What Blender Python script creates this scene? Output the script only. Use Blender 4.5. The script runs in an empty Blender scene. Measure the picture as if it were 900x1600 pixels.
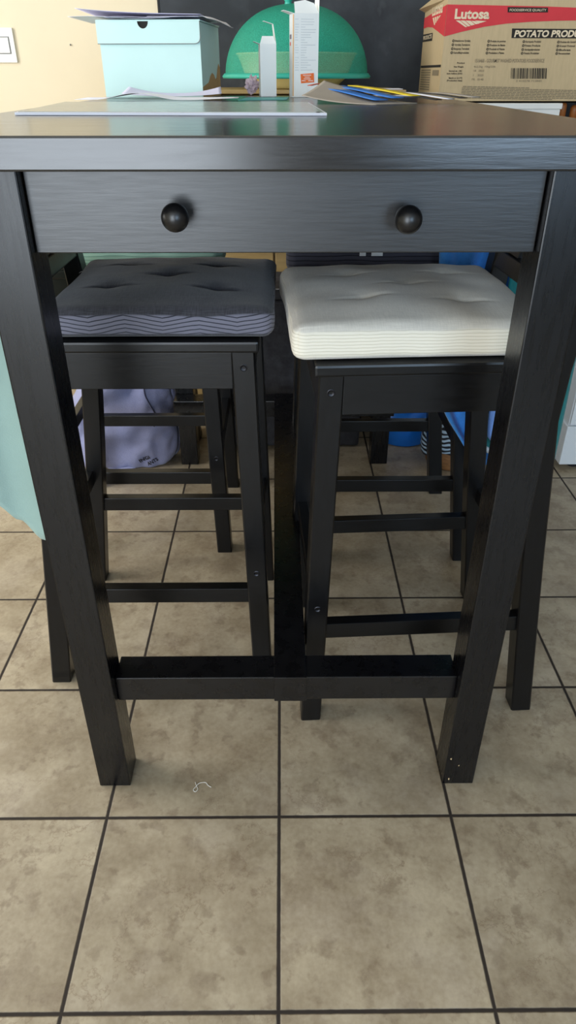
import bpy, bmesh, math, random
from mathutils import Vector, Matrix, noise as mnoise
random.seed(7)
PI = math.pi
sc = bpy.context.scene
COL = sc.collection

# ------------------------------------------------------------------ camera
H = 1.10
TH = math.radians(32.1)
YAW = 0.00775
FPX = 1093.0
cam_d = bpy.data.cameras.new('camera')
cam = bpy.data.objects.new('camera', cam_d)
COL.objects.link(cam)
cam.location = (0, 0, H)
cam.rotation_euler = (PI/2 - TH, 0, -YAW)
cam_d.sensor_fit = 'VERTICAL'
cam_d.sensor_height = 36.0
cam_d.lens = FPX/1600*36.0
cam_d.clip_start = 0.02
sc.camera = cam

# ------------------------------------------------------------------ light
world = bpy.data.worlds.new('daylight')
sc.world = world
world.use_nodes = True
bg = world.node_tree.nodes['Background']
bg.inputs['Color'].default_value = (0.62, 0.80, 1.0, 1)
bg.inputs['Strength'].default_value = 1.2

def area(name, loc, rot, sx, sy, power, color):
    l = bpy.data.lights.new(name, 'AREA')
    l.shape = 'RECTANGLE'; l.size = sx; l.size_y = sy
    l.energy = power; l.color = color
    o = bpy.data.objects.new(name, l); COL.objects.link(o)
    o.location = loc; o.rotation_euler = rot
    return o
# the patio door behind the photographer and the window in the left wall
area('patio_daylight', (-1.05, -2.58, 1.20), (PI/2, 0, 0), 1.6, 2.1, 58, (0.86, 0.93, 1.0))
area('kitchen_window_daylight', (1.25, -2.58, 1.45), (PI/2, 0, 0), 1.2, 1.3, 30, (0.55, 0.76, 1.0))
area('window_daylight', (-2.10, 1.35, 1.55), (0, -PI/2, 0), 1.3, 1.3, 42, (1.0, 0.96, 0.90))

sc.view_settings.view_transform = 'Standard'
sc.view_settings.look = 'None'
sc.view_settings.gamma = 1.0
sc.view_settings.use_curve_mapping = False
sc.view_settings.exposure = 0.35

# ------------------------------------------------------------------ pixel -> world helpers (900x1600 frame)
_c, _s = math.cos(TH), math.sin(TH)
FW = Vector((math.sin(YAW)*_c, math.cos(YAW)*_c, -_s))
RT = Vector((math.cos(YAW), -math.sin(YAW), 0))
UP = Vector((math.sin(YAW)*_s, math.cos(YAW)*_s, _c))
def ray(x, y):
    return FW + RT*((x-450)/FPX) - UP*((y-800)/FPX)
def at_d(x, y, d):
    r = ray(x, y); t = d/r.y
    return Vector((0, 0, H)) + r*t
def at_z(x, y, z):
    r = ray(x, y); t = (z-H)/r.z
    return Vector((0, 0, H)) + r*t
def at_x(x, y, X):
    r = ray(x, y); t = X/r.x
    return Vector((0, 0, H)) + r*t

# ------------------------------------------------------------------ materials
def lin(c):
    out = []
    for v in c:
        v = v/255.0
        out.append(v/12.92 if v <= 0.04045 else ((v+0.055)/1.055)**2.4)
    return out
def rgba(c, k=1.0):
    l = lin(c)
    return (min(1, l[0]*k), min(1, l[1]*k), min(1, l[2]*k), 1)

class NT:
    def __init__(s, name):
        s.m = bpy.data.materials.new(name); s.m.use_nodes = True
        s.t = s.m.node_tree; s.b = s.t.nodes['Principled BSDF']; s.out = s.t.nodes['Material Output']
    def n(s, typ, **kw):
        x = s.t.nodes.new(typ)
        for k, v in kw.items(): setattr(x, k, v)
        return x
    def l(s, a, b): s.t.links.new(a, b)
    def val(s, sock, v):
        if hasattr(v, 'is_linked') or isinstance(v, bpy.types.NodeSocket): s.l(v, sock)
        else: sock.default_value = v
    def math(s, op, a, b=0.0, c=None):
        x = s.n('ShaderNodeMath', operation=op)
        s.val(x.inputs[0], a); s.val(x.inputs[1], b)
        if c is not None: s.val(x.inputs[2], c)
        return x.outputs[0]
    def coord(s, which='Object', scale=(1, 1, 1)):
        tc = s.n('ShaderNodeTexCoord'); mp = s.n('ShaderNodeMapping')
        mp.inputs['Scale'].default_value = scale
        s.l(tc.outputs[which], mp.inputs['Vector'])
        return mp.outputs[0]
    def noise(s, vec, scale, detail=4, rough=.55):
        x = s.n('ShaderNodeTexNoise')
        x.inputs['Scale'].default_value = scale; x.inputs['Detail'].default_value = detail
        x.inputs['Roughness'].default_value = rough
        s.l(vec, x.inputs['Vector'])
        return x.outputs['Fac']
    def mix(s, f, a, b, blend='MIX'):
        x = s.n('ShaderNodeMix', data_type='RGBA', blend_type=blend)
        s.val(x.inputs[0], f); s.val(x.inputs[6], a); s.val(x.inputs[7], b)
        return x.outputs[2]
    def ramp(s, f, lo, hi):
        x = s.n('ShaderNodeMapRange'); x.clamp = True
        s.val(x.inputs[0], f); x.inputs[1].default_value = lo; x.inputs[2].default_value = hi
        return x.outputs[0]
    def bump(s, h, strength, dist=.002):
        x = s.n('ShaderNodeBump')
        x.inputs['Strength'].default_value = strength; x.inputs['Distance'].default_value = dist
        s.l(h, x.inputs['Height']); s.l(x.outputs[0], s.b.inputs['Normal'])

def mat(name, c, rough=.5, var=.12, nscale=12, stretch=(1, 1, 1), bump=0, bscale=60, spec=.5, metal=0, sheen=0, trans=0):
    k = NT(name)
    v = k.coord('Object', stretch)
    f = k.ramp(k.noise(v, nscale), .3, .7)
    k.l(k.mix(f, rgba(c, 1-var), rgba(c, 1+var)), k.b.inputs['Base Color'])
    k.b.inputs['Roughness'].default_value = rough
    k.b.inputs['Specular IOR Level'].default_value = spec
    k.b.inputs['Metallic'].default_value = metal
    if sheen: k.b.inputs['Sheen Weight'].default_value = sheen
    if trans: k.b.inputs['Alpha'].default_value = 1-trans
    if bump: k.bump(k.noise(v, bscale, 3), bump)
    return k.m

M = {}
# black-brown stained wood, grain along one axis
def wood_black(name, stretch, rough, c=(27, 27, 29), bump=.12, spec=.8):
    k = NT(name)
    v = k.coord('Object', stretch)
    g = k.noise(v, 18, 6, .6)
    k.l(k.mix(k.ramp(g, .35, .7), rgba(c, .7), rgba(c, 1.35)), k.b.inputs['Base Color'])
    k.l(k.math('MULTIPLY_ADD', g, .14, rough-.07), k.b.inputs['Roughness'])
    k.b.inputs['Specular IOR Level'].default_value = spec
    k.bump(g, bump, .0012)
    return k.m
M['top'] = wood_black('tabletop_wood', (1.0, 14, 14), .20, (22, 20, 19), .06)
M['edge'] = wood_black('table_wood', (1.0, 12, 12), .34, (11, 11, 13))
M['leg'] = wood_black('leg_wood', (12, 12, 1.0), .28, (8, 8, 11), .05, spec=.5)
M['bar'] = wood_black('bar_wood', (2, 2, 2), .28, (10, 10, 13), .02, spec=.55)
M['stool'] = wood_black('stool_wood', (9, 9, 1.2), .32, (9, 9, 11), spec=.4)
M['stool_rail'] = wood_black('stool_rail_wood', (1.2, 9, 9), .32, (10, 10, 12), spec=.42)
M['knob'] = mat('knob_black_metal', (16, 16, 18), .33, .05, 20, spec=.6)
M['steel'] = mat('bolt_steel', (58, 58, 62), .4, .1, 80, metal=1)
M['chip'] = mat('bare_wood_chip', (196, 170, 130), .7)

def tile_mat():
    k = NT('floor_tiles')
    T = .30; x0 = -.0095; y0 = .452
    tc = k.n('ShaderNodeTexCoord'); sp = k.n('ShaderNodeSeparateXYZ'); k.l(tc.outputs['Object'], sp.inputs[0])
    u = k.math('DIVIDE', k.math('SUBTRACT', sp.outputs[0], x0-30), T)
    v = k.math('DIVIDE', k.math('SUBTRACT', sp.outputs[1], y0-30), T)
    def edge(w):
        f = k.math('FRACT', w)
        return k.math('MINIMUM', f, k.math('SUBTRACT', 1.0, f))
    e = k.math('MINIMUM', edge(u), edge(v))
    wob = k.noise(tc.outputs['Object'], 60, 2)
    e = k.math('ADD', e, k.math('MULTIPLY', k.math('SUBTRACT', wob, .5), .004))
    body = k.ramp(e, .0065, .0125)
    # per tile offset
    cid = k.n('ShaderNodeCombineXYZ')
    k.l(k.math('FLOOR', u), cid.inputs[0]); k.l(k.math('FLOOR', v), cid.inputs[1])
    wn = k.n('ShaderNodeTexWhiteNoise'); k.l(cid.outputs[0], wn.inputs['Vector'])
    off = k.n('ShaderNodeVectorMath', operation='MULTIPLY_ADD')
    k.l(wn.outputs['Color'], off.inputs[0]); off.inputs[1].default_value = (7, 7, 7); k.l(tc.outputs['Object'], off.inputs[2])
    vec = off.outputs[0]
    cloud = k.noise(vec, 9, 5, .6)
    c = k.mix(k.ramp(cloud, .35, .68), rgba((142, 128, 105)), rgba((178, 165, 141)))
    # darker veins and patches
    n2 = k.noise(vec, 20, 7, .62)
    patch = k.math('MULTIPLY', k.ramp(k.noise(vec, 17, 6, .62), .53, .60), .40)
    c = k.mix(patch, c, rgba((122, 106, 86)))
    c = k.mix(k.math('MULTIPLY', k.ramp(k.noise(vec, 34, 5, .6), .57, .63), .30), c, rgba((112, 96, 76)))
    c = k.mix(k.math('MULTIPLY', k.ramp(k.noise(vec, 6, 5, .6), .52, .66), .35), c, rgba((190, 178, 160)))
    vein = k.math('SUBTRACT', 1.0, k.ramp(k.math('ABSOLUTE', k.math('SUBTRACT', k.noise(vec, 13, 5, .65), .5)), .0, .014))
    c = k.mix(k.math('MULTIPLY', k.math('MULTIPLY', vein, .5), k.ramp(k.noise(vec, 4, 2), .46, .58)), c, rgba((118, 98, 76)))
    speck = k.ramp(k.noise(vec, 120, 2), .3, .7)
    c = k.mix(.12, c, k.mix(speck, rgba((120, 104, 84)), rgba((210, 196, 176))))
    ton = k.math('MULTIPLY_ADD', wn.outputs['Value'], .12, .94)
    hsv = k.n('ShaderNodeHueSaturation'); k.l(ton, hsv.inputs['Value']); k.l(c, hsv.inputs['Color'])
    c = hsv.outputs[0]
    grout = k.mix(k.noise(tc.outputs['Object'], 40, 2), rgba((26, 20, 16)), rgba((50, 40, 32)))
    k.l(k.mix(body, grout, c), k.b.inputs['Base Color'])
    k.l(k.math('MULTIPLY_ADD', k.math('SUBTRACT', 1.0, body), .4, k.math('MULTIPLY_ADD', n2, .12, .36)), k.b.inputs['Roughness'])
    h = k.math('ADD', k.math('MULTIPLY', body, 1.0), k.math('MULTIPLY', n2, .16))
    k.bump(h, .5, .002)
    return k.m
M['tile'] = tile_mat()
M['plaster'] = mat('cream_plaster', (224, 211, 183), .9, .02, 5, bump=.15, bscale=70)
M['plaster_dim'] = mat('low_bounce_plaster', (150, 142, 130), .9, .03, 5, bump=.15, bscale=70)  # for unseen walls, toned darker to cut bounced light
M['plaster_white'] = mat('white_ceiling', (206, 204, 198), .9, .02, 4, bump=.1)
def board_mat():
    k = NT('chalkboard')
    v = k.coord('Object', (1, 1, 1))
    n = k.noise(v, 3.2, 5, .6)
    c = k.mix(k.ramp(n, .42, .74), rgba((40, 44, 50)), rgba((74, 79, 86)))
    sm = k.ramp(k.noise(k.coord('Object', (4, 1, 2.2)), 2.6, 4), .62, .74)
    k.l(k.mix(k.math('MULTIPLY', sm, .25), c, rgba((120, 124, 128))), k.b.inputs['Base Color'])
    k.b.inputs['Roughness'].default_value = .75
    return k.m
M['board'] = board_mat()
M['white_lacquer'] = mat('white_lacquer', (226, 232, 236), .35, .02, 6)
M['dark_gap'] = mat('dark_rubber', (24, 24, 26), .7)
M['plastic_white'] = mat('white_plastic', (236, 236, 232), .4, .01)
M['outline'] = mat('grey_plastic_line', (120, 120, 118), .5)
M['mint'] = mat('mint_card', (196, 228, 226), .75, .02, 8)
M['hole_shade'] = mat('painted_hole_shade', (30, 28, 26), .9)
M['card'] = mat('brown_card', (186, 152, 104), .85, .06, 20, stretch=(1, 1, 6))
M['lutosa_card'] = mat('buff_card', (200, 178, 140), .85, .05, 30, stretch=(6, 6, 1))
M['red_ink'] = mat('red_ink', (212, 60, 68), .8, .04, 30)
M['buff_ink'] = mat('pale_ink', (232, 214, 184), .8, .02)
M['black_ink'] = mat('black_ink', (40, 36, 32), .85, .08, 60)
M['grey_ink'] = mat('faded_ink', (138, 124, 100), .85, .08, 60)
M['paper'] = mat('white_paper', (226, 226, 234), .8, .015, 6)
M['paper_lilac'] = mat('lilac_paper', (206, 204, 226), .8, .02, 6)
M['paper_ink'] = mat('paper_ink', (120, 116, 130), .8)
M['carton'] = mat('white_carton', (240, 244, 244), .6, .015, 9)
M['carton_edge'] = mat('orange_strip', (224, 178, 124), .7, .04)
M['carton_side'] = mat('pale_blue_print', (212, 220, 224), .65, .08, 26, stretch=(1, 1, .5))
M['orange'] = mat('orange_sticker', (240, 112, 34), .5, .04)
M['pale_text'] = mat('pale_text', (206, 213, 217), .7, .05)
M['red_text'] = mat('red_print', (214, 110, 104), .7)
M['tissue'] = mat('pink_tissue', (228, 208, 222), .85, .2, 60, bump=.3)
M['teal_paper'] = mat('teal_card', (70, 150, 150), .5, .05)
M['slab'] = mat('grey_woodgrain_board', (150, 154, 150), .22, .10, 14, stretch=(1.0, 10, 10))
M['slab_edge'] = mat('white_board_edge', (222, 224, 236), .4, .02)
M['yellow'] = mat('yellow_plastic', (255, 238, 165), .45, .03)
def dome_mat():
    k = NT('teal_mesh')
    v = k.coord('Object')
    n = k.n('ShaderNodeTexVoronoi'); n.inputs['Scale'].default_value = 420
    k.l(v, n.inputs['Vector'])
    f = k.ramp(n.outputs['Distance'], .2, .6)
    k.l(k.mix(f, rgba((62, 206, 176)), rgba((34, 168, 142))), k.b.inputs['Base Color'])
    k.b.inputs['Roughness'].default_value = .5
    k.b.inputs['Alpha'].default_value = .60
    return k.m
M['dome'] = dome_mat()
M['teal_rim'] = mat('teal_plastic', (52, 178, 158), .4, .04)
M['pine'] = mat('pine_wood', (176, 150, 100), .5, .12, 9, stretch=(1, 1, 8))
M['brown_wood'] = mat('brown_wood', (164, 98, 44), .4, .14, 16, stretch=(6, 6, 1))
M['leaf_grey'] = mat('taupe_brochure', (156, 148, 138), .6, .06, 12)
M['leaf_blue'] = mat('blue_leaflet', (40, 112, 196), .4, .1, 30)
M['leaf_yellow'] = mat('yellow_leaflet', (226, 200, 40), .4, .08, 30)
M['leaf_dark'] = mat('black_leaflet', (44, 42, 42), .45, .1, 30)
M['leaf_red'] = mat('red_leaflet', (176, 84, 66), .5, .1, 30)
M['lens'] = mat('black_glossy_plastic', (14, 14, 16), .2, .05)

def stripe_fabric(name, c_top, c_lo, c_hi, herring, freq, sheen=.25, weave=.28, lw=(.55, .95)):
    """plain weave on top, fine lines on the boxed sides (herringbone or straight)"""
    k = NT(name)
    tc = k.n('ShaderNodeTexCoord'); sp = k.n('ShaderNodeSeparateXYZ'); k.l(tc.outputs['Object'], sp.inputs[0])
    nsp = k.n('ShaderNodeSeparateXYZ'); k.l(tc.outputs['Normal'], nsp.inputs[0])
    along = k.math('ADD', sp.outputs[0], sp.outputs[1])
    tri = k.math('PINGPONG', along, .058)
    zz = k.math('MULTIPLY_ADD', tri, herring, sp.outputs[2])
    wob = k.noise(tc.outputs['Object'], 14, 3)
    zz = k.math('MULTIPLY_ADD', wob, .006, zz)
    s = k.math('SINE', k.math('MULTIPLY', zz, freq))
    fine = k.noise(k.coord('Object', (1, 1, 1)), 420, 2)
    st = k.ramp(s, *lw)
    side = k.mix(st, rgba(c_hi), rgba(c_lo))
    w1 = k.noise(k.coord('Object', (900, 60, 60)), 1, 1)
    w2 = k.noise(k.coord('Object', (60, 900, 60)), 1, 1)
    wv = k.ramp(k.math('ADD', k.math('MULTIPLY', w1, .5), k.math('MULTIPLY', w2, .5)), .38, .62)
    top = k.mix(wv, rgba(c_top, 1-weave), rgba(c_top, 1+weave))
    sidef = k.math('SUBTRACT', 1.0, k.ramp(k.math('ABSOLUTE', nsp.outputs[2]), .45, .62))
    col = k.mix(sidef, top, side)
    k.l(col, k.b.inputs['Base Color'])
    k.b.inputs['Roughness'].default_value = .92
    k.b.inputs['Specular IOR Level'].default_value = .2
    k.b.inputs['Sheen Weight'].default_value = sheen
    k.bump(k.math('ADD', fine, k.math('MULTIPLY', k.math('MULTIPLY', s, sidef), .5)), .25, .0012)
    return k.m
M['cushion_grey'] = stripe_fabric('charcoal_fabric', (66, 66, 72), (44, 45, 54), (118, 118, 132), .17, 960)
M['cushion_cream'] = stripe_fabric('cream_fabric', (222, 217, 206), (206, 198, 178), (238, 232, 216), .012, 1330, weave=.06, lw=(.6, 1.0))
M['cushion_green'] = stripe_fabric('sage_fabric', (150, 196, 182), (130, 176, 162), (168, 208, 194), .02, 900)
M['cushion_slate'] = stripe_fabric('slate_fabric', (62, 62, 72), (44, 44, 52), (78, 78, 90), .02, 700)
M['crease'] = mat('tuft_thread_dark', (30, 30, 36), .9)
M['crease_pale'] = mat('tuft_thread_pale', (176, 170, 156), .9)
M['ribbon'] = mat('white_ribbon', (226, 230, 232), .8)
def cloth_mat(name, c, var=.06, scale=7, bump=.35, bscale=380):
    return mat(name, c, .95, var, scale, bump=bump, bscale=bscale, spec=.15, sheen=.3)
M['sage_cloth'] = cloth_mat('sage_cotton', (164, 192, 184))
M['blue_terry'] = cloth_mat('blue_terry', (66, 140, 216), .16, 26, .8, 260)
M['lilac_blue'] = cloth_mat('pale_blue_terry', (122, 158, 222), .1, 20, .6, 260)
M['teal_terry'] = cloth_mat('teal_terry', (20, 118, 122), .08, 20, .6, 260)
M['hem'] = cloth_mat('white_hem', (226, 232, 238))
M['lilac_bag'] = cloth_mat('lavender_canvas', (146, 150, 186), .16, 9, .5, 300)
M['lilac_in'] = cloth_mat('pale_lavender_lining', (208, 208, 226), .04)
M['seam'] = cloth_mat('dark_seam', (52, 52, 76))
M['black_bag'] = mat('black_plastic_film', (20, 19, 20), .28, .15, 16, bump=.6, bscale=24)
M['pouf'] = mat('charcoal_felt', (66, 66, 70), .95, .3, 34, bump=.5, bscale=140, spec=.15)
M['pouf_highlight'] = mat('pale_highlight_piping', (150, 150, 154), .8)
M['bucket'] = mat('blue_plastic', (22, 112, 206), .35, .04)
M['bucket_dark'] = mat('navy_plastic', (24, 40, 130), .4, .06)
def zebra_mat():
    k = NT('zebra_print')
    w = k.n('ShaderNodeTexWave', wave_type='BANDS', bands_direction='Z')
    w.inputs['Scale'].default_value = 26; w.inputs['Distortion'].default_value = 5
    w.inputs['Detail'].default_value = 1; w.inputs['Detail Scale'].default_value = 1.0
    k.l(k.coord('Object'), w.inputs['Vector'])
    k.l(k.mix(k.ramp(w.outputs['Fac'], .45, .55), rgba((20, 24, 34)), rgba((176, 200, 220))), k.b.inputs['Base Color'])
    k.b.inputs['Roughness'].default_value = .8
    return k.m
M['zebra'] = zebra_mat()
M['wicker'] = mat('brown_wicker', (150, 104, 62), .7, .3, 60, stretch=(1, 1, 3), bump=.6, bscale=90)
M['thread'] = mat('white_lint', (222, 220, 214), .9)

# ------------------------------------------------------------------ mesh builder
class MB:
    def __init__(s): s.bm = bmesh.new()
    def _bev(s, verts, b, seg=2):
        if b <= 0: return
        es = list({e for v in verts for e in v.link_edges})
        bmesh.ops.bevel(s.bm, geom=es, offset=b, segments=seg, profile=.6, affect='EDGES', clamp_overlap=True)
    def loft(s, secs, b=0, seg=2):
        """secs: list of 4-point rings (world z increasing)"""
        rings = [[s.bm.verts.new(p) for p in r] for r in secs]
        n = len(rings[0])
        for a, c in zip(rings, rings[1:]):
            for i in range(n):
                j = (i+1) % n
                s.bm.faces.new((a[i], a[j], c[j], c[i]))
        s.bm.faces.new(list(reversed(rings[0]))); s.bm.faces.new(rings[-1])
        s._bev([v for r in rings for v in r], b, seg) if len(secs) == 2 else None
        return s
    def box(s, x0, x1, y0, y1, z0, z1, b=0, seg=2):
        return s.loft([[(x0, y0, z0), (x1, y0, z0), (x1, y1, z0), (x0, y1, z0)],
                       [(x0, y0, z1), (x1, y0, z1), (x1, y1, z1), (x0, y1, z1)]], b, seg)
    def rect_loft(s, secs, b=0):
        """secs: (cx, cy, hx, hy, z), corners chamfered by b"""
        rs = []
        for cx, cy, hx, hy, z in secs:
            if b:
                rs.append([(cx-hx+b, cy-hy, z), (cx+hx-b, cy-hy, z), (cx+hx, cy-hy+b, z), (cx+hx, cy+hy-b, z),
                           (cx+hx-b, cy+hy, z), (cx-hx+b, cy+hy, z), (cx-hx, cy+hy-b, z), (cx-hx, cy-hy+b, z)])
            else:
                rs.append([(cx-hx, cy-hy, z), (cx+hx, cy-hy, z), (cx+hx, cy+hy, z), (cx-hx, cy+hy, z)])
        rings = [[s.bm.verts.new(p) for p in r] for r in rs]
        n = len(rings[0])
        for a, c in zip(rings, rings[1:]):
            for i in range(n):
                j = (i+1) % n
                s.bm.faces.new((a[i], a[j], c[j], c[i]))
        s.bm.faces.new(list(reversed(rings[0]))); s.bm.faces.new(rings[-1])
        return s
    def lathe(s, prof, seg=40, mtx=None, close=True):
        """prof: (r, z); caps where r == 0"""
        mtx = mtx or Matrix()
        rings = []
        for r, z in prof:
            if r < 1e-6: rings.append([s.bm.verts.new(mtx @ Vector((0, 0, z)))])
            else: rings.append([s.bm.verts.new(mtx @ Vector((r*math.cos(2*PI*i/seg), r*math.sin(2*PI*i/seg), z))) for i in range(seg)])
        for a, c in zip(rings, rings[1:]):
            for i in range(seg):
                j = (i+1) % seg
                if len(a) == 1 and len(c) == 1: continue
                if len(a) == 1: s.bm.faces.new((a[0], c[j], c[i]))
                elif len(c) == 1: s.bm.faces.new((a[i], a[j], c[0]))
                else: s.bm.faces.new((a[i], a[j], c[j], c[i]))
        return s
    def tube(s, pts, r, seg=8):
        pts = [Vector(p) for p in pts]
        rings = []
        for i, p in enumerate(pts):
            t = (pts[min(i+1, len(pts)-1)] - pts[max(i-1, 0)]).normalized()
            a = t.cross(Vector((0, 0, 1)))
            if a.length < 1e-3: a = t.cross(Vector((1, 0, 0)))
            a.normalize(); bq = t.cross(a)
            rr = r[i] if isinstance(r, (list, tuple)) else r
            rings.append([s.bm.verts.new(p + (a*math.cos(2*PI*k/seg) + bq*math.sin(2*PI*k/seg))*rr) for k in range(seg)])
        for a, c in zip(rings, rings[1:]):
            for i in range(seg):
                j = (i+1) % seg
                s.bm.faces.new((a[i], a[j], c[j], c[i]))
        s.bm.faces.new(list(reversed(rings[0]))); s.bm.faces.new(rings[-1])
        return s
    def grid(s, fn, nu, nv):
        vs = [[s.bm.verts.new(fn(i/nu, j/nv)) for j in range(nv+1)] for i in range(nu+1)]
        for i in range(nu):
            for j in range(nv):
                s.bm.faces.new((vs[i][j], vs[i+1][j], vs[i+1][j+1], vs[i][j+1]))
        return s
    def poly(s, pts, n=None, th=0):
        vs = [s.bm.verts.new(p) for p in pts]
        f = s.bm.faces.new(vs)
        if n is not None and th:
            r = bmesh.ops.extrude_face_region(s.bm, geom=[f])
            for v in r['geom']:
                if isinstance(v, bmesh.types.BMVert): v.co += Vector(n)*th
        return s
    def mesh(s, me, mtx):
        t = bmesh.new(); t.from_mesh(me); t.transform(mtx)
        tmp = bpy.data.meshes.new('t'); t.to_mesh(tmp); t.free()
        s.bm.from_mesh(tmp); bpy.data.meshes.remove(tmp)
        return s
    def build(s, name, m, parent=None, smooth=False, loc=None, world=False, normals=True, solid=0, mat2=None):
        if normals: bmesh.ops.recalc_face_normals(s.bm, faces=s.bm.faces[:])
        if world and parent is not None:
            
            mw_ = Matrix(); q_ = parent
            while q_ is not None:
                mw_ = Matrix.Translation(q_.location) @ Matrix.Rotation(q_.rotation_euler.z, 4, 'Z') @ mw_; q_ = q_.parent
            s.bm.transform(mw_.inverted())
        if loc is not None and parent is None: s.bm.transform(Matrix.Translation(-Vector(loc)))
        me = bpy.data.meshes.new(name); s.bm.to_mesh(me); s.bm.free()
        me.materials.append(m)
        if mat2: me.materials.append(mat2)
        if smooth:
            for p in me.polygons: p.use_smooth = True
        o = bpy.data.objects.new(name, me); COL.objects.link(o)
        if parent is not None: o.parent = parent
        if loc is not None: o.location = loc
        if solid:
            md = o.modifiers.new('thickness', 'SOLIDIFY'); md.thickness = solid; md.offset = 0
            if mat2: md.material_offset = 1; md.material_offset_rim = 0
        return o

def tag(o, label, cat, group=None):
    o['label'] = label; o['category'] = cat
    if group: o['group'] = group
    return o
def thing(name, label, cat, loc=(0, 0, 0), rot=0, group=None):
    o = bpy.data.objects.new(name, None); COL.objects.link(o)
    o.location = loc; o.rotation_euler = (0, 0, rot); o.empty_display_size = .05
    return tag(o, label, cat, group)
def struct(o):
    o['kind'] = 'structure'; return o
def copy_tree(o, loc, rot, label, parent=None):
    c = o.copy(); COL.objects.link(c)
    if parent is None:
        c.location = loc; c.rotation_euler = (0, 0, rot); c['label'] = label
    else: c.parent = parent
    for ch in [x for x in bpy.data.objects if x.parent == o]: copy_tree(ch, None, None, None, c)
    return c

_fonts = {}
def text_mesh(s, size=1.0, bold=0.0):
    cu = bpy.data.curves.new('t', 'FONT'); cu.body = s; cu.size = size; cu.offset = bold; cu.extrude = .0; cu.resolution_u = 3
    o = bpy.data.objects.new('t', cu); COL.objects.link(o)
    dg = bpy.context.evaluated_depsgraph_get(); dg.update()
    me = bpy.data.meshes.new_from_object(o.evaluated_get(dg))
    bpy.data.objects.remove(o); bpy.data.curves.remove(cu)
    return me
def put_text(mb, s, org, ux, uz, h, width=None, bold=0.02, shear=0.0):
    """text with its baseline start at org, running along unit ux, upright along uz, cap height h"""
    me = text_mesh(s, 1.0, bold)
    if len(me.vertices) == 0: return
    xs = [v.co.x for v in me.vertices]; w = max(xs)-min(xs); x0 = min(xs)
    sy = h/.70; sx = (width/w) if width else sy
    ux = Vector(ux); uz = Vector(uz); n = ux.cross(uz)
    mt = Matrix(((ux.x*sx, uz.x*sy+ux.x*shear*sx, n.x, org[0]), (ux.y*sx, uz.y*sy+ux.y*shear*sx, n.y, org[1]), (ux.z*sx, uz.z*sy+ux.z*shear*sx, n.z, org[2]), (0, 0, 0, 1))) @ Matrix.Translation((-x0, 0, 0))
    mb.mesh(me, mt); bpy.data.meshes.remove(me)

# ================================================================== setting
YW = 2.90
struct(MB().box(-2.2, 2.3, -2.6, YW, -.06, 0).build('floor', M['tile']))
struct(MB().box(-2.3, 2.4, YW, YW+.1, 0, 2.5).build('wall_back', M['plaster']))
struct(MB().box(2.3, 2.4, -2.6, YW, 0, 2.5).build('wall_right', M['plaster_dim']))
w = MB()
w.box(-2.3, -2.2, -2.6, .7, 0, 2.5); w.box(-2.3, -2.2, 2.0, YW, 0, 2.5); w.box(-2.3, -2.2, .7, 2.0, 0, .85); w.box(-2.3, -2.2, .7, 2.0, 2.25, 2.5)
struct(w.build('wall_left', M['plaster']))
w = MB()
w.box(-2.3, -1.95, -2.7, -2.6, 0, 2.5); w.box(-.15, .60, -2.7, -2.6, 0, 2.5); w.box(-1.95, -.15, -2.7, -2.6, 2.3, 2.5)
w.box(1.90, 2.4, -2.7, -2.6, 0, 2.5); w.box(.60, 1.90, -2.7, -2.6, 0, .75); w.box(.60, 1.90, -2.7, -2.6, 2.15, 2.5)
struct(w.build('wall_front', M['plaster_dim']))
struct(MB().box(-2.3, 2.4, -2.7, YW+.1, 2.5, 2.6).build('ceiling', M['plaster_white']))
f = MB()
for z0, z1 in ((.85, .92), (2.18, 2.25)): f.box(-2.28, -2.2, .7, 2.0, z0, z1, .004)
for y0, y1 in ((.7, .77), (1.93, 2.0)): f.box(-2.28, -2.2, y0, y1, .92, 2.18, .004)
struct(f.build('window_1', M['white_lacquer']))
f = MB()
f.box(-1.95, -1.88, -2.68, -2.6, 0, 2.3, .004); f.box(-.22, -.15, -2.68, -2.6, 0, 2.3, .004); f.box(-1.88, -.22, -2.68, -2.6, 2.23, 2.3, .004)
struct(f.build('door_1', M['white_lacquer']))

f = MB()
f.box(.60, .66, -2.68, -2.6, .75, 2.15, .004); f.box(1.84, 1.90, -2.68, -2.6, .75, 2.15, .004); f.box(.66, 1.84, -2.68, -2.6, .75, .81, .004); f.box(.66, 1.84, -2.68, -2.6, 2.09, 2.15, .004)
struct(f.build('window_2', M['white_lacquer']))

# chalkboard on the back wall
bx0 = at_d(247, 20, YW-.012).x
t = thing('chalkboard', 'large dark chalkboard mounted on the cream wall', 'chalkboard', (bx0+1.1, YW, .75))
MB().box(bx0+.006, bx0+2.19, YW-.012, YW-.001, .756, 2.0, .001).build('writing_surface', M['board'], t, world=True)
f = MB()
f.box(bx0, bx0+.006, YW-.014, YW-.001, .75, 2.006); f.box(bx0+2.19, bx0+2.196, YW-.014, YW-.001, .75, 2.006)
f.box(bx0, bx0+2.196, YW-.014, YW-.001, .75, .756); f.box(bx0, bx0+2.196, YW-.014, YW-.001, 2.0, 2.006)
f.build('frame', M['dark_gap'], t, world=True)
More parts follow.
